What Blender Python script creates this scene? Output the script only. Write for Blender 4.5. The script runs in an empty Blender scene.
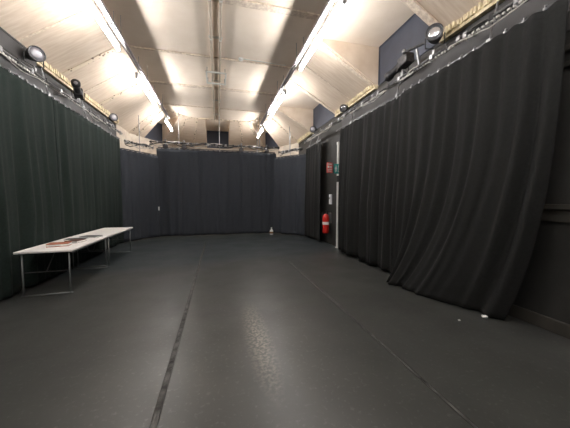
import bpy, bmesh, math, random
from mathutils import Vector, Matrix, noise
random.seed(7)
C = bpy.context.scene.collection
R = math.radians

# ---------------------------------------------------------------- camera, world, exposure
cam_d = bpy.data.cameras.new('camera')
cam = bpy.data.objects.new('camera', cam_d); C.objects.link(cam)
cam_d.sensor_fit = 'HORIZONTAL'; cam_d.sensor_width = 36
cam_d.lens = 260 / 570 * 36
cam_d.clip_start = 0.05
cam.location = (0, 0, 1.55)
cam.rotation_euler = (R(90 - 3.1), 0, R(-14.45))
bpy.context.scene.camera = cam
world = bpy.data.worlds.new('world'); bpy.context.scene.world = world
world.use_nodes = True
world.node_tree.nodes['Background'].inputs[0].default_value = (0.5, 0.55, 0.6, 1)
world.node_tree.nodes['Background'].inputs[1].default_value = 0.1
vs = bpy.context.scene.view_settings
vs.view_transform = 'Standard'; vs.look = 'None'; vs.gamma = 1; vs.use_curve_mapping = False
vs.exposure = 0.0
TUBE_STRENGTH = 118

# ---------------------------------------------------------------- materials
def mat(name, col, rough=0.6, metal=0.0, col2=None, nscale=8.0, bump=0.0, bscale=60.0, spec=0.5,
        sheen=0.0, stretch=(1, 1, 1), rough2=None):
    m = bpy.data.materials.new(name); m.use_nodes = True
    nt = m.node_tree; b = nt.nodes['Principled BSDF']
    b.inputs['Base Color'].default_value = (*col, 1)
    b.inputs['Roughness'].default_value = rough
    b.inputs['Metallic'].default_value = metal
    b.inputs['Specular IOR Level'].default_value = spec
    if sheen: b.inputs['Sheen Weight'].default_value = sheen
    tc = nt.nodes.new('ShaderNodeTexCoord'); mp = nt.nodes.new('ShaderNodeMapping')
    nt.links.new(tc.outputs['Object'], mp.inputs[0]); mp.inputs['Scale'].default_value = stretch
    if col2 is not None or rough2 is not None:
        n = nt.nodes.new('ShaderNodeTexNoise'); n.inputs['Scale'].default_value = nscale
        n.inputs['Detail'].default_value = 6
        nt.links.new(mp.outputs[0], n.inputs['Vector'])
        r = nt.nodes.new('ShaderNodeMapRange'); r.inputs[1].default_value = .35; r.inputs[2].default_value = .65
        nt.links.new(n.outputs['Fac'], r.inputs[0])
        if col2 is not None:
            mx = nt.nodes.new('ShaderNodeMix'); mx.data_type = 'RGBA'
            mx.inputs[6].default_value = (*col, 1); mx.inputs[7].default_value = (*col2, 1)
            nt.links.new(r.outputs[0], mx.inputs[0]); nt.links.new(mx.outputs[2], b.inputs['Base Color'])
        if rough2 is not None:
            r2 = nt.nodes.new('ShaderNodeMapRange')
            r2.inputs[3].default_value = rough; r2.inputs[4].default_value = rough2
            nt.links.new(r.outputs[0], r2.inputs[0]); nt.links.new(r2.outputs[0], b.inputs['Roughness'])
    if bump:
        n = nt.nodes.new('ShaderNodeTexNoise'); n.inputs['Scale'].default_value = bscale; n.inputs['Detail'].default_value = 4
        nt.links.new(mp.outputs[0], n.inputs['Vector'])
        bp = nt.nodes.new('ShaderNodeBump'); bp.inputs['Strength'].default_value = bump; bp.inputs['Distance'].default_value = .01
        nt.links.new(n.outputs['Fac'], bp.inputs['Height']); nt.links.new(bp.outputs[0], b.inputs['Normal'])
    return m

def emit(name, col, strength):
    m = bpy.data.materials.new(name); m.use_nodes = True
    b = m.node_tree.nodes['Principled BSDF']
    b.inputs['Base Color'].default_value = (.9, .9, .9, 1)
    b.inputs['Emission Color'].default_value = (*col, 1); b.inputs['Emission Strength'].default_value = strength
    return m

def dashed(name, col, col2, scale):
    m = mat(name, col, .7)
    nt = m.node_tree; b = nt.nodes['Principled BSDF']
    tc = nt.nodes.new('ShaderNodeTexCoord'); w = nt.nodes.new('ShaderNodeTexVoronoi')
    w.inputs['Scale'].default_value = scale
    nt.links.new(tc.outputs['Object'], w.inputs['Vector'])
    cr = nt.nodes.new('ShaderNodeMapRange'); cr.inputs[1].default_value = .30; cr.inputs[2].default_value = .36
    nt.links.new(w.outputs['Distance'], cr.inputs[0])
    mx = nt.nodes.new('ShaderNodeMix'); mx.data_type = 'RGBA'
    mx.inputs[6].default_value = (*col2, 1); mx.inputs[7].default_value = (*col, 1)
    nt.links.new(cr.outputs[0], mx.inputs[0]); nt.links.new(mx.outputs[2], b.inputs['Base Color'])
    return m

M = {}
M['ceiling'] = mat('cream_board', (.90, .78, .655), .75, col2=(.86, .735, .605), nscale=3.0, bump=.25, bscale=30, stretch=(1, 1, 1))
M['board'] = mat('cream_plank', (.74, .62, .50), .75, col2=(.64, .51, .39), nscale=5, bump=.3, bscale=20, stretch=(.5, 4, .5))
M['batten'] = mat('cream_batten', (.86, .74, .60), .6, col2=(.62, .50, .40), nscale=20)
M['dash'] = dashed('nailed_batten', (.74, .62, .48), (.20, .14, .09), 11)
M['cornice'] = mat('cornice_cream', (.85, .74, .50), .6, col2=(.50, .40, .25), nscale=14, bump=.6, bscale=30)
M['wall_dark'] = mat('wall_black_paint', (.022, .021, .019), .6, col2=(.015, .015, .013), nscale=4, bump=.2, bscale=40)
M['lit_wall_box'] = mat('lit_wall_and_box_grey', (.055, .053, .054), .6, col2=(.040, .039, .039), nscale=3, bump=.2, bscale=40)  # the wall box's grey; on upper wall strips its lightness is painted lamplight
M['wall_band'] = mat('wall_band_paint', (.045, .040, .033), .5, col2=(.03, .028, .023), nscale=6)
M['wall_cream'] = mat('wall_cream_paint', (.62, .54, .44), .7, col2=(.45, .38, .31), nscale=4)
M['blackout'] = mat('blackout_board', (.055, .062, .085), .6, col2=(.045, .050, .068), nscale=3)
M['curtain'] = mat('black_serge', (.0125, .0128, .0125), .9, col2=(.0095, .0098, .0095), nscale=30, bump=.3, bscale=250, spec=.25)
M['curtain_green'] = mat('black_serge_green', (.0135, .0215, .0180), .9, col2=(.0100, .0165, .0140), nscale=30, bump=.3, bscale=250, spec=.25)
M['curtain_hazed'] = mat('black_serge_hazed', (.038, .043, .052), .9, col2=(.031, .035, .043), nscale=30, bump=.3, bscale=250, spec=.25)  # black serge, bluish distance haze of the back curtains put into its colour
M['tray'] = mat('cable_tray_grey', (.42, .38, .41), .5, col2=(.34, .31, .33), nscale=20)
M['steel'] = mat('galvanised_steel', (.36, .36, .36), .42, .8, col2=(.24, .24, .25), nscale=25)
M['black_metal'] = mat('black_metal', (.02, .02, .021), .4, .3, bump=.1)
M['dark_metal'] = mat('dark_scaffold_metal', (.10, .10, .105), .4, .7, col2=(.05, .05, .05), nscale=20)
M['cable'] = mat('black_cable', (.02, .02, .02), .35)
M['cable_white'] = mat('pale_cable', (.45, .43, .40), .4)
M['silver'] = mat('silver_reflector', (.75, .75, .78), .22, .9)
M['glass'] = mat('grey_lens', (.22, .21, .23), .4, .2, spec=.8)
M['pipe'] = mat('painted_conduit', (.50, .42, .33), .35, col2=(.42, .34, .26), nscale=20)
M['white'] = mat('white_paint', (.75, .74, .70), .45, col2=(.66, .65, .60), nscale=14)
M['tabletop'] = mat('white_laminate', (.92, .88, .85), .4, col2=(.88, .84, .80), nscale=6)
M['orange'] = mat('brown_orange_card', (.42, .13, .06), .6, col2=(.30, .10, .05), nscale=30)
M['darkpaper'] = mat('dark_grey_cover', (.05, .055, .06), .45, col2=(.08, .08, .085), nscale=20)
M['paper'] = mat('white_paper', (.8, .8, .78), .7)
M['red'] = mat('red_enamel', (.55, .022, .016), .3)
M['signred'] = mat('sign_red', (.68, .13, .11), .5)
M['signgreen'] = mat('sign_green', (.02, .30, .27), .5)
M['tube'] = emit('fluorescent_tube', (1.0, .975, .96), TUBE_STRENGTH)
M['lampbody'] = mat('white_batten_body', (.72, .72, .74), .4)
M['tape'] = mat('worn_black_tape', (.012, .012, .012), .65, col2=(.11, .11, .105), nscale=7, bump=.6, bscale=40, spec=.2, rough2=.8)
M['leg'] = mat('dull_steel_leg', (.22, .23, .23), .5, .5)
M['bookbrown'] = mat('dark_brown_cover', (.10, .05, .035), .5)
M['amber'] = mat('brown_glass', (.25, .13, .06), .2)

def floor_material():
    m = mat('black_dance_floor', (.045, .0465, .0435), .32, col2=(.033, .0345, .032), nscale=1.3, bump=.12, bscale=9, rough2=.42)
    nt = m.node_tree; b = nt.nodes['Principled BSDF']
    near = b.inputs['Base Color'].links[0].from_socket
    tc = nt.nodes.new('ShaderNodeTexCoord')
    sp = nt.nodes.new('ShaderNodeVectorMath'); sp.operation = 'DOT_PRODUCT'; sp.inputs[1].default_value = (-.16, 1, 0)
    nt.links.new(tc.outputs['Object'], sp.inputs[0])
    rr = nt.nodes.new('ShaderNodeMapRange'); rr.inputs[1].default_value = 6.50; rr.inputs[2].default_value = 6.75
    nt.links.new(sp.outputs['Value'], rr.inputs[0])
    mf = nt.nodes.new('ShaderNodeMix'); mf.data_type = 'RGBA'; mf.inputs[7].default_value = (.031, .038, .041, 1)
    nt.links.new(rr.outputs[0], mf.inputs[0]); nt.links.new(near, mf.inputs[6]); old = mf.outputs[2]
    # fine scuffs and dust
    n = nt.nodes.new('ShaderNodeTexNoise'); n.inputs['Scale'].default_value = 26; n.inputs['Detail'].default_value = 8
    nt.links.new(tc.outputs['Object'], n.inputs['Vector'])
    r = nt.nodes.new('ShaderNodeMapRange'); r.inputs[1].default_value = .58; r.inputs[2].default_value = .95
    nt.links.new(n.outputs['Fac'], r.inputs[0])
    mx = nt.nodes.new('ShaderNodeMix'); mx.data_type = 'RGBA'; mx.inputs[7].default_value = (.13, .13, .125, 1)
    nt.links.new(old, mx.inputs[6]); nt.links.new(r.outputs[0], mx.inputs[0])
    # worn, rubbed patch mid-floor, its ceiling glint painted in as pale colour
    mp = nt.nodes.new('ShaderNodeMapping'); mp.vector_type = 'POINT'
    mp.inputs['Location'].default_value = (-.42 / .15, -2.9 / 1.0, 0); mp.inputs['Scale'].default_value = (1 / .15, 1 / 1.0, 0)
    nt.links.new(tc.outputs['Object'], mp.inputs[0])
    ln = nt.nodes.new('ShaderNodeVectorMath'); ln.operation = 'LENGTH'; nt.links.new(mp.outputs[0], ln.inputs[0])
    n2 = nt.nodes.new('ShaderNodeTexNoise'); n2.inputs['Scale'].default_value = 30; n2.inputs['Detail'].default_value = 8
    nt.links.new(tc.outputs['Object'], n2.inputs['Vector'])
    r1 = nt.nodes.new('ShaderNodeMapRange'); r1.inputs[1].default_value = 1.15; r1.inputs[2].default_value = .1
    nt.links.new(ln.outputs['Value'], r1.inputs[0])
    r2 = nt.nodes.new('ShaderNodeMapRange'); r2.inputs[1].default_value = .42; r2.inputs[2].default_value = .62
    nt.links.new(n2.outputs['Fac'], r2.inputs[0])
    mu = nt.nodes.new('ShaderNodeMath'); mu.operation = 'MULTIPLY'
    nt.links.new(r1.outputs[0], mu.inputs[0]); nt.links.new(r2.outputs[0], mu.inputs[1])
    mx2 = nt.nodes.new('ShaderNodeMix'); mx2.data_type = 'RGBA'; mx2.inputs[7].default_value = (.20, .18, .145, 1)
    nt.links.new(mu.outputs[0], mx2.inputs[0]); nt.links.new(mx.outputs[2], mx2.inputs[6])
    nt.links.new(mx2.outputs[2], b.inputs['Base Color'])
    return m
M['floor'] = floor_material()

# ---------------------------------------------------------------- helpers
def obj(name, bm, m, parent=None, smooth=False, loc=None):
    me = bpy.data.meshes.new(name); bm.normal_update(); bm.to_mesh(me); bm.free()
    if smooth:
        for p in me.polygons: p.use_smooth = True
    ms = m if isinstance(m, (list, tuple)) else [m]
    for k in ms: me.materials.append(k)
    o = bpy.data.objects.new(name, me); C.objects.link(o)
    if parent is not None: o.parent = parent
    if loc is not None: o.location = loc
    return o
def struct(name, bm, m, parent=None, smooth=False):
    o = obj(name, bm, m, parent, smooth)
    if parent is None: o['kind'] = 'structure'
    return o
def tag(o, label, cat, group=None, kind=None):
    o['label'] = label; o['category'] = cat
    if group: o['group'] = group
    if kind: o['kind'] = kind
    return o
def thing(name, label, cat, loc=(0, 0, 0), rz=0, group=None):
    o = bpy.data.objects.new(name, None); C.objects.link(o); o.empty_display_size = .1
    o.location = loc; o.rotation_euler = (0, 0, rz)
    return tag(o, label, cat, group)
def dup(root, label=None, loc=None, rot=None, group=None):
    def rec(o, par):
        c = o.copy(); C.objects.link(c)
        if par is not None: c.parent = par
        for ch in list(o.children): rec(ch, c)
        return c
    r = rec(root, None)
    if label: r['label'] = label
    if group: r['group'] = group
    if loc is not None: r.location = loc
    if rot is not None: r.rotation_euler = rot
    return r

def box(bm, lo, hi, bevel=0, mi=0, mtx=None):
    lo = Vector(lo); hi = Vector(hi)
    r = bmesh.ops.create_cube(bm, size=1)
    vsx = r['verts']
    for v in vsx:
        v.co = Vector(((lo[i] + hi[i]) / 2 + v.co[i] * (hi[i] - lo[i]) for i in range(3)))
    fs = set(f for v in vsx for f in v.link_faces)
    for f in fs: f.material_index = mi
    if bevel:
        es = list(set(e for v in vsx for e in v.link_edges))
        g = bmesh.ops.bevel(bm, geom=es, offset=bevel, segments=2, affect='EDGES', profile=.5)
        vsx = list(set(vsx) & set(bm.verts)) + [v for v in g['verts']]
        vsx = list(set(v for v in vsx if v.is_valid))
        for f in g['faces']: f.material_index = mi
    if mtx is not None:
        for v in set(vsx): v.co = mtx @ v.co
    return bm
def quad(bm, pts, mi=0):
    f = bm.faces.new([bm.verts.new(p) for p in pts]); f.material_index = mi; return f
def tube(bm, pts, rad, seg=8, cap=True, mi=0):
    pts = [Vector(p) for p in pts]
    n = len(pts); rings = []
    rads = rad if isinstance(rad, (list, tuple)) else [rad] * n
    prev = None
    for i, p in enumerate(pts):
        d = (pts[min(i + 1, n - 1)] - pts[max(i - 1, 0)]).normalized()
        if prev is None:
            a = d.orthogonal().normalized()
        else:
            a = (prev - d * prev.dot(d))
            a = a.normalized() if a.length > 1e-6 else d.orthogonal().normalized()
        prev = a; b = d.cross(a)
        rings.append([bm.verts.new(p + (a * math.cos(t) + b * math.sin(t)) * rads[i]) for t in [2 * math.pi * k / seg for k in range(seg)]])
    for i in range(n - 1):
        for k in range(seg):
            f = bm.faces.new([rings[i][k], rings[i][(k + 1) % seg], rings[i + 1][(k + 1) % seg], rings[i + 1][k]]); f.material_index = mi
    if cap:
        for rg in (rings[0][::-1], rings[-1]):
            f = bm.faces.new(rg); f.material_index = mi
    return bm
def lathe(bm, prof, seg=20, mtx=None, mi=0):
    rings = []
    for r, z in prof:
        ring = []
        for k in range(seg):
            t = 2 * math.pi * k / seg
            p = Vector((max(r, 1e-4) * math.cos(t), max(r, 1e-4) * math.sin(t), z))
            ring.append(bm.verts.new(mtx @ p if mtx is not None else p))
        rings.append(ring)
    for i in range(len(rings) - 1):
        for k in range(seg):
            f = bm.faces.new([rings[i][k], rings[i][(k + 1) % seg], rings[i + 1][(k + 1) % seg], rings[i + 1][k]]); f.material_index = mi
    bm.faces.new(rings[0][::-1]).material_index = mi; bm.faces.new(rings[-1]).material_index = mi
    return bm
def NB(): return bmesh.new()

# ---------------------------------------------------------------- room shell
XL, XR = -3.5, 3.8            # side walls
Y0 = -4.0                     # wall behind the viewer
ZW, ZC = 4.30, 5.20           # wall top, flat ceiling
BL, BR = -2.15, 2.2            # where the side slopes meet the flat ceiling
T = .12
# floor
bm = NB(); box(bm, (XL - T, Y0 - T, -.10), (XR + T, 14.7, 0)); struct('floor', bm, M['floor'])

def wall(name, a, b, m, z1=ZW, thick=T):
    """vertical wall slab from a to b; outward is to the right of a->b"""
    a = Vector((a[0], a[1], 0)); b = Vector((b[0], b[1], 0)); d = (b - a).normalized(); n = Vector((d.y, -d.x, 0)) * thick
    bm = NB()
    lo = [a, b, b + n, a + n]
    vb = [bm.verts.new(p) for p in lo]; vt = [bm.verts.new(p + Vector((0, 0, z1))) for p in lo]
    bm.faces.new(vb[::-1]); bm.faces.new(vt)
    for i in range(4): bm.faces.new([vb[i], vb[(i + 1) % 4], vt[(i + 1) % 4], vt[i]])
    bmesh.ops.recalc_face_normals(bm, faces=bm.faces)
    return struct(name, bm, m)
APL = (XL, 12.1); APBL = (-2.2, 14.5); APBR = (2.4, 14.5); APR = (XR, 12.1)
wall('wall_left', (XL, 10.7), (XL, Y0), M['wall_dark'])
wall('wall_left_far', APL, (XL, 10.7), M['wall_cream'])
wall('wall_back_left', APBL, APL, M['wall_cream'])
wall('wall_back', APBR, APBL, M['wall_cream'])
wall('wall_back_right', APR, APBR, M['wall_cream'])
wall('wall_right', (XR, Y0), APR, M['wall_dark'])
wall('wall_front', (XL, Y0), (XR, Y0), M['wall_dark'], z1=ZC)

# ceiling with dormers: stations are (bottom point on the wall top, top point on the flat ceiling edge)
cbm = NB(); windows = []
def V3(p, z): return Vector((p[0], p[1], z))
def strip(stations, flags, mi):
    for i, fl in enumerate(flags):
        b0, t0 = stations[i]; b1, t1 = stations[i + 1]
        B0, B1 = V3(b0, ZW), V3(b1, ZW); T0, T1 = V3(t0, ZC), V3(t1, ZC)
        if not fl:
            quad(cbm, [B0, B1, T1, T0], mi)
        else:
            U0, U1 = V3(b0, ZC), V3(b1, ZC)
            quad(cbm, [T0, T1, U1, U0], 0)                 # dormer soffit
            quad(cbm, [B0, U0, T0], 1); quad(cbm, [B1, T1, U1], 1)   # cheeks
            windows.append((U0, U1, B0, B1))
def L2(a, b, t): return (a[0] + (b[0] - a[0]) * t, a[1] + (b[1] - a[1]) * t)
TL, TBL, TBR, TR = (BL, 11.3), (-1.25, 12.4), (1.4, 12.4), (BR, 11.3)
strip([((XL, Y0), (BL, Y0)), (APL, TL)], [0], 1)
strip([(APL, TL), (L2(APL, APBL, .3), L2(TL, TBL, .3)), (L2(APL, APBL, .72), L2(TL, TBL, .72)), (APBL, TBL)], [0, 1, 0], 1)
strip([(APBL, TBL), ((-.52, 14.5), (-.52, 12.4)), ((.60, 14.5), (.60, 12.4)), (APBR, TBR)], [0, 1, 0], 1)
strip([(APBR, TBR), (L2(APBR, APR, .12), L2(TBR, TR, .12)), (L2(APBR, APR, .5), L2(TBR, TR, .5)), (APR, TR)], [0, 1, 0], 1)
ys = [11.3, 10.1, 7.95, 5.68, 3.80, 1.5, -.4, Y0]
st = [(APR, TR)] + [((XR, y), (BR, y)) for y in ys[1:]]
strip(st, [0, 1, 0, 1, 0, 1, 0], 1)
f = quad(cbm, [V3((BL, Y0), ZC), V3(TL, ZC), V3(TBL, ZC), V3(TBR, ZC), V3(TR, ZC), V3((BR, Y0), ZC)], 0)
bmesh.ops.remove_doubles(cbm, verts=cbm.verts, dist=1e-4)
bmesh.ops.recalc_face_normals(cbm, faces=cbm.faces)
ceil = struct('ceiling', cbm, [M['ceiling'], M['board']])
sol = ceil.modifiers.new('thick', 'SOLIDIFY'); sol.thickness = .06; sol.offset = 1
for i, (U0, U1, B0, B1) in enumerate(windows):
    d = (U1 - U0).normalized(); n = Vector((d.y, -d.x, 0))
    ctr = (U0 + U1 + B0 + B1) / 4; 
    if n.dot(Vector((0, 6, ctr.z)) - ctr) > 0: n = -n      # n points outward
    bm = NB()
    vsx = [bm.verts.new(p) for p in (B0 - n*.0, B1, U1, U0)] ; vo = [bm.verts.new(v.co + n * .05) for v in vsx]
    bm.faces.new(vsx); bm.faces.new(vo[::-1])
    for k in range(4): bm.faces.new([vsx[k], vsx[(k + 1) % 4], vo[(k + 1) % 4], vo[k]])
    bmesh.ops.recalc_face_normals(bm, faces=bm.faces)
    w = struct('window_%d' % (i + 1), bm, M['blackout'])
    # thin frame round the blackout board
    bm = NB()
    q = [B0, B1, U1, U0]; cc = ctr
    for k in range(4):
        a, b = q[k], q[(k + 1) % 4]
        a = a + (cc - a).normalized() * .03 - n * .012; b = b + (cc - b).normalized() * .03 - n * .012
        tube(bm, [a, b], .014, 4)
    obj('window_frame', bm, M['blackout'], w)

# battens and seams on the ceiling (trim)
tn = [0]
def trim(bm, m, smooth=False):
    tn[0] += 1
    return struct('trim_%d' % tn[0], bm, m, smooth=smooth)
def bar3(bm, a, b, w, h, n):
    """flat bar a->b, width w, thickness h hanging along -n"""
    a = Vector(a); b = Vector(b); n = Vector(n).normalized(); d = (b - a).normalized(); s = d.cross(n).normalized() * (w / 2)
    p = [a + s, a - s, b - s, b + s]; q = [x - n * h for x in p]
    v = [bm.verts.new(x) for x in p]; u = [bm.verts.new(x) for x in q]
    bm.faces.new(v); bm.faces.new(u[::-1])
    for k in range(4): bm.faces.new([v[k], u[k], u[(k + 1) % 4], v[(k + 1) % 4]])
    bmesh.ops.recalc_face_normals(bm, faces=bm.faces)
NLs = Vector((-(ZC - ZW), 0, BL - XL)).normalized()       # upward normal of left slope
NRs = Vector(((ZC - ZW), 0, XR - BR)).normalized()
for y in (1.0, 3.0, 5.05, 7.1, 9.0, 10.9):
    bm = NB(); bar3(bm, (BL, y, ZC), (BR, y, ZC), .15 if y in (5.05, 9.0) else .05, .03, (0, 0, 1)); trim(bm, M['batten'])
for y in (1.4, 4.2, 7.1, 9.0):
    bm = NB(); bar3(bm, (BL, y, ZC), (XL, y, ZW), .10, .02, NLs); trim(bm, M['dash'])
for y in (5.8, 8.1):
    bm = NB(); bar3(bm, (BL, y, ZC), (XL, y, ZW), .04, .015, NLs); trim(bm, M['batten'])
for y in (3.70, 5.78, 7.85, 10.2):
    bm = NB(); bar3(bm, (BR, y, ZC), (XR, y, ZW), .11, .03, NRs); trim(bm, M['batten'])
for y in (6.8, 2.6):
    bm = NB(); bar3(bm, (BR, y, ZC), (XR, y, ZW), .03, .015, NRs); trim(bm, M['batten'])
for a, b in ((TL, APL), (TBL, APBL), (TBR, APBR), (TR, APR), ((-.85, 12.4), (-1.2, 14.5)), ((1.0, 12.4), (1.4, 14.5)),
             (L2(TL, TBL, .15), L2(APL, APBL, .15))):
    bm = NB(); bar3(bm, V3(a, ZC), V3(b, ZW), .09, .03, (0, 0, 1)); trim(bm, M['dash'])
for a, b in ((TL, TBL), (TBL, TBR), (TBR, TR)):
    bm = NB(); bar3(bm, V3(a, ZC), V3(b, ZC), .08, .03, (0, 0, 1)); trim(bm, M['dash'])
# dentilled cornice along both wall tops
def cornice(x, y0, y1, sgn):
    bm = NB()
    box(bm, (min(x, x + sgn * .10), y0, ZW - .07), (max(x, x + sgn * .10), y1, ZW + .02))
    y = y0 + .05
    while y < y1 - .1:
        h = random.uniform(.02, .10); w = random.uniform(.025, .055)
        box(bm, (min(x + sgn * .05, x + sgn * (.12 + h * .3)), y, ZW - .02), (max(x + sgn * .05, x + sgn * (.12 + h * .3)), y + w, ZW + .05 + h * .4))
        y += w + random.uniform(.015, .04)
    trim(bm, M['cornice'])
cornice(XL, 6.22, 10.6, 1)
cornice(XR, -3.9, -.4, -1); cornice(XR, 1.5, 3.8, -1); cornice(XR, 5.7, 7.9, -1); cornice(XR, 10.1, 12.0, -1)
bm = NB(); box(bm, (XR - .02, -3.9, 3.42), (XR - .001, 7.55, 4.235), .004); trim(bm, M['lit_wall_box'])  # lighter strip on upper walls: closeness to the lamps painted as grey
bm = NB(); box(bm, (XL + .001, -3.9, 3.42), (XL + .02, 10.5, 4.235), .004); trim(bm, M['lit_wall_box'])
# right wall: ledge, upper bands, skirting
bm = NB(); box(bm, (XR - .07, Y0, 1.44), (XR, 7.6, 1.50), .008); box(bm, (XR - .03, Y0, 1.30), (XR, 7.6, 1.44)); trim(bm, M['wall_band'])
bm = NB(); box(bm, (XR - .05, Y0, 3.02), (XR, 7.6, 3.08), .008); box(bm, (XR - .05, Y0, 3.20), (XR, 7.6, 3.26), .008); trim(bm, M['wall_band'])
bm = NB(); box(bm, (XR - .035, Y0, 0), (XR, 7.6, .16), .008); o = struct('baseboard_right', bm, M['wall_band'])
bm = NB(); box(bm, (XL, Y0, 0), (XL + .03, 12.0, .14), .008); o = struct('baseboard_left', bm, M['wall_dark'])

# ---------------------------------------------------------------- ceiling light battens
def make_light(x, y0, sgn, label, ln=2.40):
    """sgn: +1 the lamp faces +x, -1 faces -x"""
    t = thing('fluorescent_light', label, 'ceiling light', (x, y0, 4.58), 0, 'fluorescent strip lights on the two cable trays')
    bm = NB(); tube(bm, [(0, .05, 0), (0, ln - .05, 0)], .024, 12); obj('lamp_tube', bm, M['tube'], t, True)
    for e in (0, ln - .06):
        bm = NB(); box(bm, (-.03, e, -.03), (.03, e + .06, .09), .006); obj('lamp_holder', bm, M['lampbody'], t)
    bm = NB(); box(bm, (-.035, .02, .075), (.035, ln - .02, .125), .008); obj('batten_body', bm, M['lampbody'], t)
    for e in (.25, ln - .25):
        bm = NB(); tube(bm, [(0, e, .12), (0, e, (.62 if y0 < 10 else .30))], .006, 6); obj('hanger_rod', bm, M['steel'], t)
    return t
LXL, LXR = -1.91, 1.91
pos = {'left': (LXL, [-3.0, .45, 3.9, 7.3, 10.85]), 'right': (LXR, [-3.3, .2, 3.75, 7.35, 11.1])}
names = ['behind the viewer', 'nearest, cut by the top edge of the photo', 'near', 'middle', 'farthest']
for side in ('left', 'right'):
    x, yy = pos[side]; ln = 2.25
    for k, y in enumerate(yy):
        if side == 'left':
            lab = ['bare fluorescent strip on the left tray, behind the viewer', 'bare fluorescent strip on the left tray, almost overhead',
                   'longest glaring fluorescent strip running off the top of the photo at left', 'second fluorescent strip along the left tray, mid room',
                   'short-looking fluorescent strip at the far end of the left tray'][k]
        else:
            lab = ['bare fluorescent strip on the right tray, behind the viewer', 'bare fluorescent strip on the right tray, almost overhead',
                   'long glaring fluorescent strip on the right tray beside the big dark dormer', 'second fluorescent strip along the right tray, mid room',
                   'short-looking fluorescent strip at the far end of the right tray'][k]
        make_light(x, y, 1 if side == 'left' else -1, lab, 1.65 if k == 4 else ln)

def make_tray(xa, xb, y1, label):
    t = thing('cable_tray', label, 'cable tray', ((xa + xb) / 2, 0, 4.73), 0, 'grey cable trays under the ceiling')
    w = (xb - xa) / 2
    bm = NB(); box(bm, (-w, Y0 + .1, 0), (w, y1, .012)); box(bm, (-w, Y0 + .1, 0), (-w + .006, y1, .04)); box(bm, (w - .006, Y0 + .1, 0), (w, y1, .04))
    obj('tray_channel', bm, M['tray'], t)
    for s in (1,):
        bm = NB(); y = 1.5
        while y < y1 - .1:
            lathe(bm, [(.012, -.035), (.018, -.02), (.012, 0)], 6, Matrix.Translation((random.uniform(-.008, .008), y, 0))); y += .075
        o = obj('cable_tie', bm, M['cable_white'], t); o['kind'] = 'stuff'
    bm = NB(); tube(bm, [(.01 * math.sin(y * 1.3), y, .02) for y in [Y0 + .2 + .4 * k for k in range(int((y1 - Y0 - .3) / .4))]], .012, 6)
    obj('tray_cable', bm, M['tray'], t, True)
    for k in range(8):
        y = -2 + 2.0 * k
        if y > y1: break
        bm = NB(); tube(bm, [(0, y, .01), (0, y, ZC - 4.73)], .006, 6); obj('hanger_rod', bm, M['steel'], t)
    return t
make_tray(-1.87, -1.77, 11.2, 'long grey cable tray running beside the left row of lights')
make_tray(1.77, 1.87, 11.2, 'long grey cable tray running beside the right row of lights')

# ---------------------------------------------------------------- conduits down the middle
t = thing('ceiling_conduit', 'pair of cream pipes clipped lengthways along the middle of the ceiling', 'pipe', (0, 0, ZC))
for x in (-.10, .10):
    bm = NB(); tube(bm, [(x, -2, -.05), (x, 12.3, -.05)], .030, 10); obj('pipe', bm, M['pipe'], t, True)
for y in (1, 3, 5.0, 6.2, 8.4, 10, 11.6):
    bm = NB(); box(bm, (-.15, y, -.03), (.15, y + .05, 0), .004); box(bm, (-.13, y, -.08), (-.07, y + .05, -.02), .004); box(bm, (.07, y, -.08), (.13, y + .05, -.02), .004)
    obj('pipe_clip', bm, M['white'], t)
t = thing('ceiling_bracket', 'cream metal frame hung on the middle pipes of the ceiling', 'bracket', (0, 7.6, ZC))
bm = NB()
for x in (-.26, .26): box(bm, (x - .02, 0, -.16), (x + .02, .75, -.12), .005)
for y in (0, .71): box(bm, (-.28, y, -.16), (.28, y + .04, -.12), .005)
obj('frame', bm, M['white'], t)
for x in (-.24, .24):
    for y in (.06, .69):
        bm = NB(); tube(bm, [(x, y, -.12), (x, y, 0)], .01, 6); obj('drop_rod', bm, M['steel'], t)
t = thing('smoke_detector', 'small white smoke detector between the middle pipes and right tray', 'detector', (.62, 6.95, ZC - .018))
bm = NB(); lathe(bm, [(.06, 0), (.06, -.02), (.05, -.045), (.02, -.06)], 20); obj('detector_head', bm, M['white'], t, True)
bm = NB(); tube(bm, [(.05, 0, -.008), (1.2, .05, -.008)], .012, 6); obj('detector_cable', bm, M['white'], t)

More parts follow.
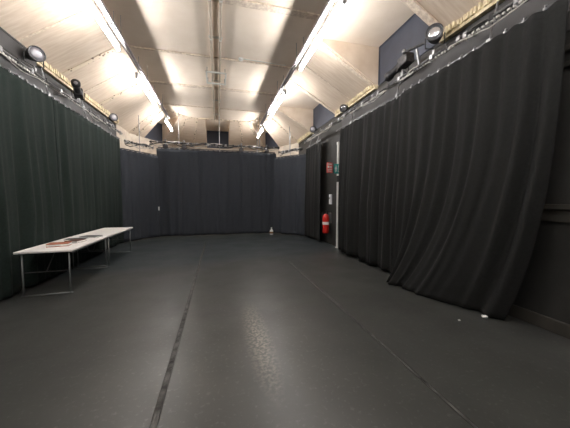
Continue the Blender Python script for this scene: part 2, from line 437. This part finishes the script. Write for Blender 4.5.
# ---------------------------------------------------------------- lighting bars and curtain tracks
def lighting_bar(pts, label, hang, cables=True, seed=0, dense=1.0, fat=1.0):
    """scaffold bar; hang = list of (point, wall point) brackets"""
    rnd = random.Random(seed)
    t = thing('lighting_bar', label, 'lighting bar', pts[0])
    o0 = Vector(pts[0]); P = [Vector(p) - o0 for p in pts]
    bm = NB(); tube(bm, P, .024, 10); obj('pipe', bm, M['dark_metal'], t, True)
    for a, b in hang:
        a = Vector(a) - o0; b = Vector(b) - o0
        bm = NB(); tube(bm, [a, b], .012, 6); box(bm, a - Vector((.035, .03, .035)), a + Vector((.035, .03, .035)), .008); obj('hanger', bm, M['steel'], t)
    if cables:
        total = sum((P[i + 1] - P[i]).length for i in range(len(P) - 1))
        def at(s):
            for i in range(len(P) - 1):
                l = (P[i + 1] - P[i]).length
                if s <= l: return P[i] + (P[i + 1] - P[i]) * (s / l)
                s -= l
            return P[-1]
        for c in range(3):
            bm = NB(); s = 0; pp = []
            ph = rnd.uniform(0, 6)
            while s < total:
                sag = .05 + .05 * fat * math.sin(s * 2.2 * fat + ph) + rnd.uniform(-.015, .015)
                pp.append(at(s) + Vector((.03 * math.cos(s * 7 + ph), .03 * math.sin(s * 5 + ph), -sag * (1 if c else .5)))); s += .12
            tube(bm, pp, fat * (.009 if c else .012), 5); obj('cable', bm, [M['cable'], M['cable'], M['cable_white']][c], t, True)
        bm = NB(); n_ = int(total / .065)
        for k in range(n_):
            p = at(total * (k + .5) / n_) + Vector((0, 0, -.045)); sc = rnd.uniform(.010, .018)
            box(bm, p - Vector((sc, sc * 1.2, sc)), p + Vector((sc, sc * 1.2, sc)))
        o = obj('cable_tie', bm, M['cable_white'], t); o['kind'] = 'stuff'
        n = int(total * 2.0 * dense)
        for k in range(min(n, 40)):      # clamps
            p = at(total * (k + .5) / n + rnd.uniform(-.1, .1))
            bm = NB(); box(bm, (-.03, -.03, -.045), (.03, .03, .04), .01, mtx=Matrix.Translation(p) @ Matrix.Rotation(rnd.uniform(-.4, .4), 4, 'Z'))
            tube(bm, [p + Vector((0, 0, -.04)), p + Vector((rnd.uniform(-.03, .03), 0, -.09))], .008, 5)
            obj('clamp', bm, M['steel'] if k % 2 else M['black_metal'], t)
    return t

ZT = 3.67
def track(pts, label, n_hang, up):
    t = thing('curtain_track', label, 'curtain track', pts[0])
    o0 = Vector(pts[0]); P = [Vector(p) - o0 for p in pts]
    bm = NB(); 
    for i in range(len(P) - 1): bar3(bm, P[i], P[i + 1], .035, .035, (0, 0, 1))
    obj('rail', bm, M['dark_metal'], t)
    d = P[-1] - P[0]; n_ = int(d.length / .07)
    bm = NB()
    for k in range(n_): lathe(bm, [(.006, -.030), (.014, -.022), (.014, -.006), (.006, 0)], 6, Matrix.Translation(P[0] + d * ((k + random.uniform(.3, .7)) / n_) + Vector((0, 0, -.034))))
    o = obj('track_glider', bm, M['steel'], t); o['kind'] = 'stuff'
    for k in range(n_hang):
        p = P[0] + d * ((k + .5) / n_hang)
        bm = NB(); tube(bm, [p, p + Vector(up)], .014, 6); box(bm, p + Vector((-.03, -.03, -.05)), p + Vector((.03, .03, .02)), .006)
        tube(bm, [p + Vector((0, 0, -.05)), p + Vector((0, 0, -.09))], .022, 8)
        obj('hanger', bm, M['steel'], t)
    return t
TXL, TXR = -3.32, 3.60
track([(TXL, -3.8, ZT + .04), (TXL, 10.4, ZT + .04)], 'long curtain track along the left wall', 9, (-.10, 0, .52))
track([(TXR, 1.9, ZT + .04), (TXR, 7.55, ZT + .04)], 'long curtain track over the near right curtains', 3, (.12, 0, .56))
track([(TXR, 8.75, ZT + .04), (TXR, 10.4, ZT + .04)], 'short curtain track beyond the fire exit gap', 2, (.12, 0, .5))
track([(-2.35, 11.72, ZT + .04), (2.55, 11.72, ZT + .04)], 'curtain track across the back of the room', 3, (0, 0, 1.49))
track([(TXL + .02, 10.45, 3.39), (-2.4, 11.68, 3.39)], 'lower curtain track across the left back corner', 1, (0, 0, 1.2))
track([(TXR - .02, 10.45, 3.49), (2.6, 11.68, 3.49)], 'lower curtain track across the right back corner', 1, (0, 0, 1.0))

BXL, BXR = -3.20, 3.48
lighting_bar([(BXL, -2.5, 3.86), (BXL, 10.3, 3.86)], 'long lighting bar wound with cables above the left curtains',
             [((BXL, y, 3.86), (XL + .01, y, 3.90)) for y in (0, 2.4, 4.8, 7.0, 9.0)], seed=1, dense=1.2)
lighting_bar([(BXR, .6, 3.92), (BXR, 10.3, 3.92)], 'long lighting bar wound with cables above the right curtains',
             [((BXR, y, 3.92), (XR - .01, y, 4.02)) for y in (1.0, 3.2, 5.4, 7.6, 9.8)], seed=2, dense=1.5)
lighting_bar([(-2.6, 11.45, 3.86), (2.7, 11.45, 3.86)], 'cross lighting bar above the back curtain',
             [((x, 11.45, 3.86), (x, 11.45, ZC - .01)) for x in (-1.5, 1.8)], seed=3, dense=2.6, fat=1.9)
lighting_bar([(-3.15, 10.35, 3.62), (-2.45, 11.35, 3.62)], 'short cable-tangled bar across the left back corner', [((-2.8, 10.85, 3.62), (-2.8, 10.85, 4.68))], seed=4, dense=6, fat=1.9)
lighting_bar([(3.4, 10.35, 3.66), (2.65, 11.35, 3.66)], 'short cable-tangled bar across the right back corner', [((3.0, 10.88, 3.66), (3.0, 10.88, 4.68))], seed=5, dense=6, fat=1.9)

# ---------------------------------------------------------------- curtains
def curtain(name_label, p0, p1, ztop, zbot, m, inward, folds=None, amp=.06, nu=None, seed=0, sweep=None, bulge=0.0, hooks=True, hem_wave=.02, group=None, nv=26):
    """p0,p1: top corners (x,y); inward = unit vector into the room"""
    rnd = random.Random(seed)
    a = Vector((p0[0], p0[1], 0)); b = Vector((p1[0], p1[1], 0)); L = (b - a).length; d = (b - a) / L
    n = Vector((inward[0], inward[1], 0)).normalized()
    folds = folds or max(3, int(L / .26)); nu = nu or folds * 10
    # irregular fold phase
    ph = [0]
    for k in range(folds): ph.append(ph[-1] + rnd.uniform(.6, 1.5))
    ph = [x / ph[-1] for x in ph]
    am = [rnd.uniform(.45, 1.25) for _ in range(folds + 1)]
    t = thing('curtain', name_label, 'curtain', (a.x, a.y, ztop), 0, group)
    bm = NB(); grid = []
    for j in range(nv + 1):
        v = j / nv; row = []
        for i in range(nu + 1):
            u = i / nu
            k = 0
            while k < folds - 1 and ph[k + 1] < u: k += 1
            lt = (u - ph[k]) / max(1e-6, ph[k + 1] - ph[k])
            w1 = noise.noise(Vector((u * L * 3.1 + seed * 7.3, v * .35, seed)))
            w2 = noise.noise(Vector((u * L * 7.5 + seed * 3.1, v * .5, seed + 9)))
            w3 = .5 - .5 * math.cos(2 * math.pi * lt)
            off = amp * (.35 + .65 * min(1, v * 1.6)) * (.5 + .75 * w1 + .38 * w2 + .22 * w3 * am[k])
            off += .02 * math.sin(u * L * 2.3 + seed) * v + .008 * math.sin(u * L * 23 + v * 3)
            if v < .03: off *= .7
            s = u * L
            if sweep: s = sweep(u, v) * L
            off += bulge(u, v) if callable(bulge) else bulge * v * v
            s += .015 * math.sin(v * 7 + k) * v
            z = ztop + (zbot - ztop) * v
            if j == nv: z += hem_wave * (.5 + .5 * math.sin(u * L * 5.1 + seed))
            z -= .018 * (1 - v) ** 8 * (math.sin(u * L / .2 * math.pi) ** 2)
            row.append(bm.verts.new(d * s + n * off + Vector((0, 0, z - ztop))))
        grid.append(row)
    for j in range(nv):
        for i in range(nu):
            bm.faces.new([grid[j][i], grid[j][i + 1], grid[j + 1][i + 1], grid[j + 1][i]])
    o = obj('curtain_fabric', bm, m, t, True)
    sm = o.modifiers.new('thick', 'SOLIDIFY'); sm.thickness = .004; sm.offset = 0
    if hooks:
        nh = min(int(L / .2), 60)
        for k in range(nh + 1):
            p = d * (L * (k + .001) / nh) if nh else Vector()
            bm = NB(); tube(bm, [p + Vector((0, 0, -.03)), p + n * .03 + Vector((0, 0, -.01)), p + n * .03 + Vector((0, 0, .03)), p + Vector((0, 0, .045))], .006, 5)
            box(bm, p + n * .03 + Vector((-.012, -.012, -.022)), p + n * .03 + Vector((.012, .012, .004)))
            obj('curtain_hook', bm, M['steel'], t)
    return t
IN = {'l': (1, 0), 'r': (-1, 0), 'b': (0, -1)}
curtain('heavy greenish black curtain on the left wall, behind the viewer', (TXL, -3.7), (TXL, .6), ZT, .03, M['curtain_green'], IN['l'], seed=11, hooks=False, amp=.1)
curtain('greenish black curtain at the left edge of the photo', (TXL, .58), (TXL, 4.2), ZT, .03, M['curtain_green'], IN['l'], seed=12, amp=.21)
curtain('greenish black curtain directly behind the near white table', (TXL, 4.18), (TXL, 6.6), ZT, .03, M['curtain_green'], IN['l'], seed=13, amp=.18)
curtain('dark curtain directly behind the far white table', (TXL, 6.58), (TXL, 8.9), ZT, .03, M['curtain_green'], IN['l'], seed=14, amp=.12)
curtain('dark curtain on the left wall between the far table and the back corner', (TXL, 8.88), (TXL, 10.42), ZT, .03, M['curtain_green'], IN['l'], seed=15, amp=.06, hooks=False)
curtain('lower dark curtain set across the left back corner', (TXL + .0, 10.40), (-2.36, 11.71), 3.35, .03, M['curtain_hazed'], (.77, -.6), seed=16, amp=.10, hooks=False)
cb = curtain('blue-hazed black back curtain, left panel of the three', (-2.40, 11.72), (-.73, 11.72), ZT, .03, M['curtain_hazed'], IN['b'], seed=17, amp=.09, hooks=False)
curtain('blue-hazed black back curtain, middle panel below the centre dormer', (-.76, 11.735), (.93, 11.735), ZT, .03, M['curtain_hazed'], IN['b'], seed=18, amp=.08, hooks=False)
curtain('blue-hazed black back curtain, right panel of the three', (.90, 11.72), (2.60, 11.72), ZT, .03, M['curtain_hazed'], IN['b'], seed=19, amp=.10, hooks=False)
curtain('lower dark curtain set across the right back corner', (2.56, 11.71), (TXR - .0, 10.40), 3.45, .03, M['curtain_hazed'], (-.77, -.6), seed=20, amp=.14, hooks=False)
curtain('narrow black curtain just beyond the fire extinguisher', (TXR, 10.38), (TXR, 8.72), ZT, .03, M['curtain'], IN['r'], seed=21, amp=.10, hooks=False)
curtain('long black curtain on the right wall beside the white post', (TXR + .03, 7.32), (TXR + .03, 4.42), ZT, .04, M['curtain'], IN['r'], seed=22, amp=.26, folds=13)
def sw(u, v):
    # near folds drag back toward the far end as they fall to the floor
    top = u
    bot = .08 + .74 * u ** 2.0
    w = max(0, (v - .15) / .85) ** 2.6
    return top * (1 - w) + bot * w
def bl(u, v):
    return .42 * v ** 3.5 * math.sin(math.pi * min(1, .12 + u * 1.0)) ** .8 if u < .88 else .42 * v ** 3.5 * max(0, math.sin(math.pi * min(1, .12 + u))) ** .8
curtain('nearest right curtain, its folds swept back and trailing on the floor', (TXR, 4.5), (TXR, 2.0), ZT + .02, .012, M['curtain'], IN['r'], seed=23, amp=.24,
        folds=9, nu=150, nv=46, sweep=sw, bulge=bl, hem_wave=.0)
# small white strip on the back curtain, stands for a slit of light
bm = NB(); box(bm, (.03, -.10, -2.55), (.07, -.09, -2.40), .002); obj('light_slit', bm, M['paper'], cb)

# ---------------------------------------------------------------- stage lights
def par_can(label, loc, aim, size=1.0, body='black_metal', lens='silver', drop=.0, group='stage lights on the bars'):
    """lamp pointing along aim, hung by a yoke; loc is the lamp centre"""
    t = thing('stage_light', label, 'stage light', loc, 0, group)
    aim = Vector(aim).normalized(); q = aim.to_track_quat('Z', 'Y').to_matrix().to_4x4()
    S = Matrix.Scale(size, 4)
    bm = NB(); lathe(bm, [(.035, -.17), (.06, -.15), (.095, -.05), (.105, 0), (.11, .10), (.118, .10), (.118, .115), (.100, .115), (.098, .09)], 24, q @ S); obj('can', bm, M[body], t, True)
    bm = NB(); lathe(bm, [(.0, .085), (.06, .082), (.098, .088), (.098, .098), (.05, .107), (.0, .11)], 24, q @ S); obj('lens', bm, M[lens], t, True)
    # yoke
    bm = NB(); side = aim.cross(Vector((0, 0, 1)));
    side = side.normalized() if side.length > .1 else Vector((1, 0, 0))
    up = 1 if drop >= 0 else -1
    top = Vector((0, 0, up * .19 * size))
    tube(bm, [side * .125 * size, side * .125 * size + top * .8, top, -side * .125 * size + top * .8, -side * .125 * size], .009 * size, 6); obj('yoke', bm, M['black_metal'], t)
    bm = NB(); tube(bm, [top, top + Vector((0, 0, up * .05))], .012, 6); box(bm, top + Vector((-.025, -.025, min(up * .02, up * .09))), top + Vector((.025, .025, max(up * .02, up * .09))), .006); obj('hook_clamp', bm, M['steel'], t)
    return t
par_can('round grey stage lamp at the end of the dark box, upper left', (BXL, 5.85, 4.18), (.75, -.62, -.1), 1.1, 'dark_metal', 'glass', -1)
par_can('bright silver-faced stage lamp standing above the right bar by the big dormer', (BXR, 3.66, 4.24), (-.75, -.65, -.05), 1.1, 'dark_metal', 'silver', -1)
par_can('small dark stage lamp on the left bar below the third ceiling seam', (BXL, 9.5, 4.15), (.6, -.8, 0), 1.0, 'dark_metal', 'glass', -1)
par_can('small black stage lamp on the right bar, just beyond the far dark dormer', (BXR, 6.8, 4.13), (-.7, -.6, -.4), .9, 'black_metal', 'silver', -1)
par_can('small black stage lamp high on the right bar by the white strip light', (BXR, 9.2, 4.16), (-.7, -.7, -.3), 1.0, 'black_metal', 'glass', -1)
for lab, x in (('little black lamp at the left end of the back bar', -2.0), ('little black lamp on the back bar below the left strip light', -1.3),
               ('little black lamp on the back bar right of the centre dormer', 1.0), ('little black lamp at the right end of the back bar', 2.1)):
    par_can(lab, (x, 11.36, 3.72), (.1 * (1 if x < 0 else -1), -.8, -.6), .8, 'black_metal', 'glass')

def profile_spot(label, loc, rz, tilt, ln=.55):
    t = thing('profile_spotlight', label, 'stage light', loc, rz)
    Rt = Matrix.Rotation(tilt, 4, 'Y') @ Matrix.Rotation(R(90), 4, 'Y')
    bm = NB(); box(bm, (-.09, -.09, -.22), (.09, .09, .05), .02, mtx=Rt); obj('lamp_house', bm, M['dark_metal'], t)
    bm = NB(); lathe(bm, [(.07, .05), (.065, ln * .75), (.085, ln * .75), (.09, ln)], 18, Rt); obj('barrel', bm, M['black_metal'], t, True)
    bm = NB(); lathe(bm, [(.08, ln - .01), (.0, ln + .01)], 18, Rt); obj('lens', bm, M['glass'], t, True)
    bm = NB(); tube(bm, [(0, .12, 0), (0, .12, -.16), (0, -.12, -.16), (0, -.12, 0)], .01, 6); obj('yoke', bm, M['black_metal'], t)
    bm = NB(); box(bm, (-.03, -.03, -.25), (.03, .03, -.15), .006); obj('hook_clamp', bm, M['steel'], t)
    return t
profile_spot('long dark spotlight slanting against the cream slope, upper left', (BXL, 7.4, 4.13), R(-72), R(-8), .42)
profile_spot('long dark spotlight lying along the right bar under the big dormer', (BXR, 4.42, 4.17), R(86), R(4), .5)

# grey-green bracket arm in front of big dormer
t = thing('bracket_arm', 'grey clamp arm sticking out in front of the big dark dormer', 'bracket', (BXR, 4.00, 3.94))
bm = NB(); tube(bm, [(0, 0, 0), (-.04, .02, .28)], .018, 8); obj('post', bm, M['steel'], t)
bm = NB(); tube(bm, [(.0, -.14, .30), (-.14, .18, .30)], .022, 8); obj('arm', bm, M['dark_metal'], t)
bm = NB(); lathe(bm, [(.035, -.03), (.045, 0), (.035, .03)], 12, Matrix.Translation((-.15, .20, .31))); obj('knob', bm, M['steel'], t, True)

# long dark grey box high on the left wall
t = thing('wall_box', 'long dark grey box high on the left wall below the ceiling', 'box', (XL + .02, 1.2, 3.98))
bm = NB(); box(bm, (0, 0, 0), (.13, 5.0, .36), .015); obj('body', bm, M['lit_wall_box'], t)
bm = NB(); box(bm, (.13, .05, .02), (.142, 4.95, .045)); box(bm, (.13, .05, .31), (.142, 4.95, .335)); obj('edge_strip', bm, M['wall_dark'], t)

# ---------------------------------------------------------------- white post, signs, extinguisher
t = thing('white_post', 'slim white post at the edge of the curtain gap, right', 'post', (XR - .075, 7.66, 0))
bm = NB(); box(bm, (-.035, -.035, 0), (.035, .035, 3.30), .006); obj('shaft', bm, M['white'], t)
bm = NB(); box(bm, (-.06, -.06, 0), (.06, .06, .03), .006); obj('foot_plate', bm, M['white'], t)
bm = NB(); box(bm, (-.045, -.045, 3.30), (.045, .045, 3.38), .008); obj('cap', bm, M['white'], t)
bm = NB(); box(bm, (-.05, -.045, 2.12), (.045, .045, 2.32), .006); obj('sleeve', bm, M['wall_dark'], t)

def sign(label, loc, rz, w, h, m, marks):
    t = thing('safety_sign', label, 'sign', loc, rz)
    bm = NB(); box(bm, (-w / 2, 0, -h / 2), (w / 2, .012, h / 2), .002); obj('panel', bm, m, t)
    bm = NB()
    for (x0, z0, x1, z1) in marks: box(bm, (x0 * w, -.003, z0 * h), (x1 * w, .001, z1 * h))
    obj('pictogram', bm, M['paper'], t)
    return t
s1 = sign('red fire action sign on a bracket beside the green exit sign', (XR - .15, 8.15, 2.63), R(14), .24, .34, M['signred'],
     [(-.38, .30, .38, .40), (-.36, -.02, -.08, .2), (0, .10, .36, .16), (0, -.02, .36, .04), (-.36, -.2, .36, -.14), (-.36, -.36, .30, -.3)])
bm = NB(); box(bm, (.10, .012, -.02), (.15, .03, .02)); obj('mount', bm, M['black_metal'], s1)
s2 = sign('green emergency exit sign fixed on the white post', (XR - .13, 7.59, 2.53), R(14), .26, .30, M['signgreen'],
     [(-.30, .18, -.2, .32), (-.36, -.08, -.14, .16), (-.42, -.02, -.1, .05), (-.36, -.34, -.28, -.08), (-.22, -.30, -.14, -.08), (.05, -.34, .38, -.28), (.05, -.34, .10, .34), (.33, -.34, .38, .34), (.05, .28, .38, .34)])

t = thing('fire_extinguisher', 'red fire extinguisher hung on the wall in the curtain gap', 'fire extinguisher', (XR - .20, 8.33, .40))
t.scale = (1.18, 1.18, 1.15)
bm = NB(); lathe(bm, [(.07, 0), (.095, .02), (.098, .08), (.098, .46), (.085, .53), (.04, .575), (.028, .59)], 24); obj('cylinder', bm, M['red'], t, True)
bm = NB(); lathe(bm, [(.028, .585), (.034, .60), (.034, .63), (.02, .64)], 14); box(bm, (-.012, -.11, .64), (.012, .03, .655), .003, mtx=None); box(bm, (-.012, -.10, .67), (.012, .03, .685), .003); obj('valve', bm, M['black_metal'], t)
bm = NB(); tube(bm, [(-.03, 0, .61), (-.10, 0, .62), (-.125, 0, .52), (-.12, 0, .3), (-.11, -.01, .14)], [.01, .01, .01, .01, .02], 8); obj('hose', bm, M['black_metal'], t, True)
bm = NB(); lathe(bm, [(.0985, .26), (.0992, .265), (.0992, .34), (.0985, .345)], 24); obj('instruction_label', bm, M['paper'], t, True)
bm = NB(); box(bm, (.09, -.03, .3), (.168, .03, .62), .004); obj('wall_bracket', bm, M['steel'], t)
t = thing('alarm_box', 'small pale box on the wall above the fire extinguisher', 'box', (XR - .022, 8.30, 1.40))
bm = NB(); box(bm, (-.06, -.05, 0), (.02, .05, .34), .008); obj('body', bm, M['lampbody'], t)
bm = NB(); box(bm, (-.064, -.03, .18), (-.058, .03, .24), .002); obj('switch', bm, M['black_metal'], t)

# ---------------------------------------------------------------- folding tables
def folding_table(label, loc, rz=0, ln=1.58, w=.76, h=.74):
    t = thing('folding_table', label, 'table', loc, rz, 'white folding tables by the left curtain')
    bm = NB(); box(bm, (-w / 2, 0, h - .035), (w / 2, ln, h), .010); obj('tabletop', bm, M['tabletop'], t)
    bm = NB(); 
    for x in (-w / 2 + .03, w / 2 - .05): box(bm, (x, .08, h - .065), (x + .02, ln - .08, h - .036))
    obj('side_rail', bm, M['steel'], t)
    for y, s in ((.07, 1), (ln - .07, -1)):
        for x in (-w / 2 + .07, w / 2 - .07):
            bm = NB(); tube(bm, [(x, y, h - .04), (x, y, .014)], .013, 8); obj('leg', bm, M['leg'], t, True)
        bm = NB(); tube(bm, [(-w / 2 + .04, y, .014), (w / 2 - .04, y, .014)], .013, 8); obj('foot_bar', bm, M['leg'], t, True)
        bm = NB(); tube(bm, [(0, y, h - .35), (0, y + s * .3, h - .045)], .008, 6); tube(bm, [(-w / 2 + .07, y, h - .35), (w / 2 - .07, y, h - .35)], .009, 6); obj('brace', bm, M['dark_metal'], t)
    return t
folding_table('nearer white folding table on steel legs, with papers on it', (-2.70, 4.92, 0), R(3.2), 1.83)
folding_table('farther white folding table end-on beyond the first, bare topped', (-2.80, 6.80, 0), R(1.5), 1.83)
def flat_item(name, label, cat, loc, rz, w, l, h, m, page=True):
    t = thing(name, label, cat, loc, rz)
    bm = NB(); box(bm, (-w / 2, -l / 2, 0), (w / 2, l / 2, h), .003); obj('cover', bm, m, t)
    if page:
        bm = NB(); box(bm, (-w / 2 + .006, -l / 2 - .002, h * .25), (w / 2 + .001, l / 2 - .006, h * .75)); obj('pages', bm, M['paper'], t)
    return t
flat_item('book', 'flat orange-brown box file on the near white table, closest to the front', 'box', (-2.72, 5.40, .74), R(12), .30, .22, .055, M['orange'])
flat_item('book', 'dark brown book lying behind the box file on the near table', 'book', (-2.66, 5.82, .74), R(-8), .22, .28, .04, M['bookbrown'])
flat_item('folder', 'dark grey folder lying at the middle of the near white table', 'folder', (-2.80, 6.16, .74), R(6), .34, .24, .025, M['darkpaper'])
flat_item('folder', 'dark grey folder lying at the far end of the near white table', 'folder', (-2.68, 6.50, .74), R(-12), .34, .24, .03, M['darkpaper'])

# ---------------------------------------------------------------- floor bits
def tape(x0, y0, x1, y1, w, label, seed):
    rnd = random.Random(seed); bm = NB(); n = 90; rows = []
    for k in range(n + 1):
        f_ = k / n; x = x0 + (x1 - x0) * f_; y = y0 + (y1 - y0) * f_
        a = w * rnd.uniform(.75, 1.1) / 2; b = w * rnd.uniform(.75, 1.1) / 2
        rows.append((bm.verts.new((x - a, y, .003)), bm.verts.new((x, y, .006)), bm.verts.new((x + b, y, .003))))
    for k in range(n):
        for i in (0, 1): bm.faces.new([rows[k][i], rows[k][i + 1], rows[k + 1][i + 1], rows[k + 1][i]])
    o = obj('floor_tape', bm, M['tape'])
    for sgn in (-1, 1):
        bm = NB(); tube(bm, [(x0 + sgn * w * .5, y0, .003), (x1 + sgn * w * .5, y1, .003)], .004, 5); obj('tape_edge', bm, M['wall_dark'], o); tag(o, label, 'tape', 'black tape over the floor joins'); o.location.z = .0
    sm = o.modifiers.new('thick', 'SOLIDIFY'); sm.thickness = .003
    return o
tape(-.44, -3.8, -.46, 9.8, .045, 'worn black tape strip along the floor join left of the middle', 1)
tape(1.64, -3.8, 1.72, 6.2, .03, 'thin black tape strip along the floor join right of the middle', 2)
# raised trodden lumps on the left tape, seen as glinting dashes
t = thing('bottle', 'small pale bottle standing at the foot of the back curtain, right corner', 'bottle', (2.30, 11.35, 0))
bm = NB(); lathe(bm, [(.075, 0), (.085, .01), (.085, .16), (.06, .21), (.028, .24), (.026, .27)], 18); obj('body', bm, M['paper'], t, True)
bm = NB(); lathe(bm, [(.034, .268), (.034, .32), (.02, .33)], 14); obj('cap', bm, M['white'], t, True)
bm = NB(); lathe(bm, [(.0862, .06), (.0868, .07), (.0868, .13), (.0862, .14)], 18); obj('bottle_label', bm, M['amber'], t, True)
def scrap(label, loc, s, seed):
    rnd = random.Random(seed); bm = NB()
    bmesh.ops.create_icosphere(bm, subdivisions=2, radius=s)
    for v in bm.verts:
        v.co *= rnd.uniform(.65, 1.1); v.co.z = v.co.z * .5 + s * .45
        if v.co.z < 0: v.co.z = 0
    o = obj('paper_scrap', bm, M['paper'], loc=loc); tag(o, label, 'paper scrap')
scrap('crumpled white paper scrap at the foot of the nearest right curtain', (3.38, 2.58, 0), .04, 3)
scrap('tiny white paper scrap out on the bare floor, right', (2.98, 2.60, 0), .018, 4)
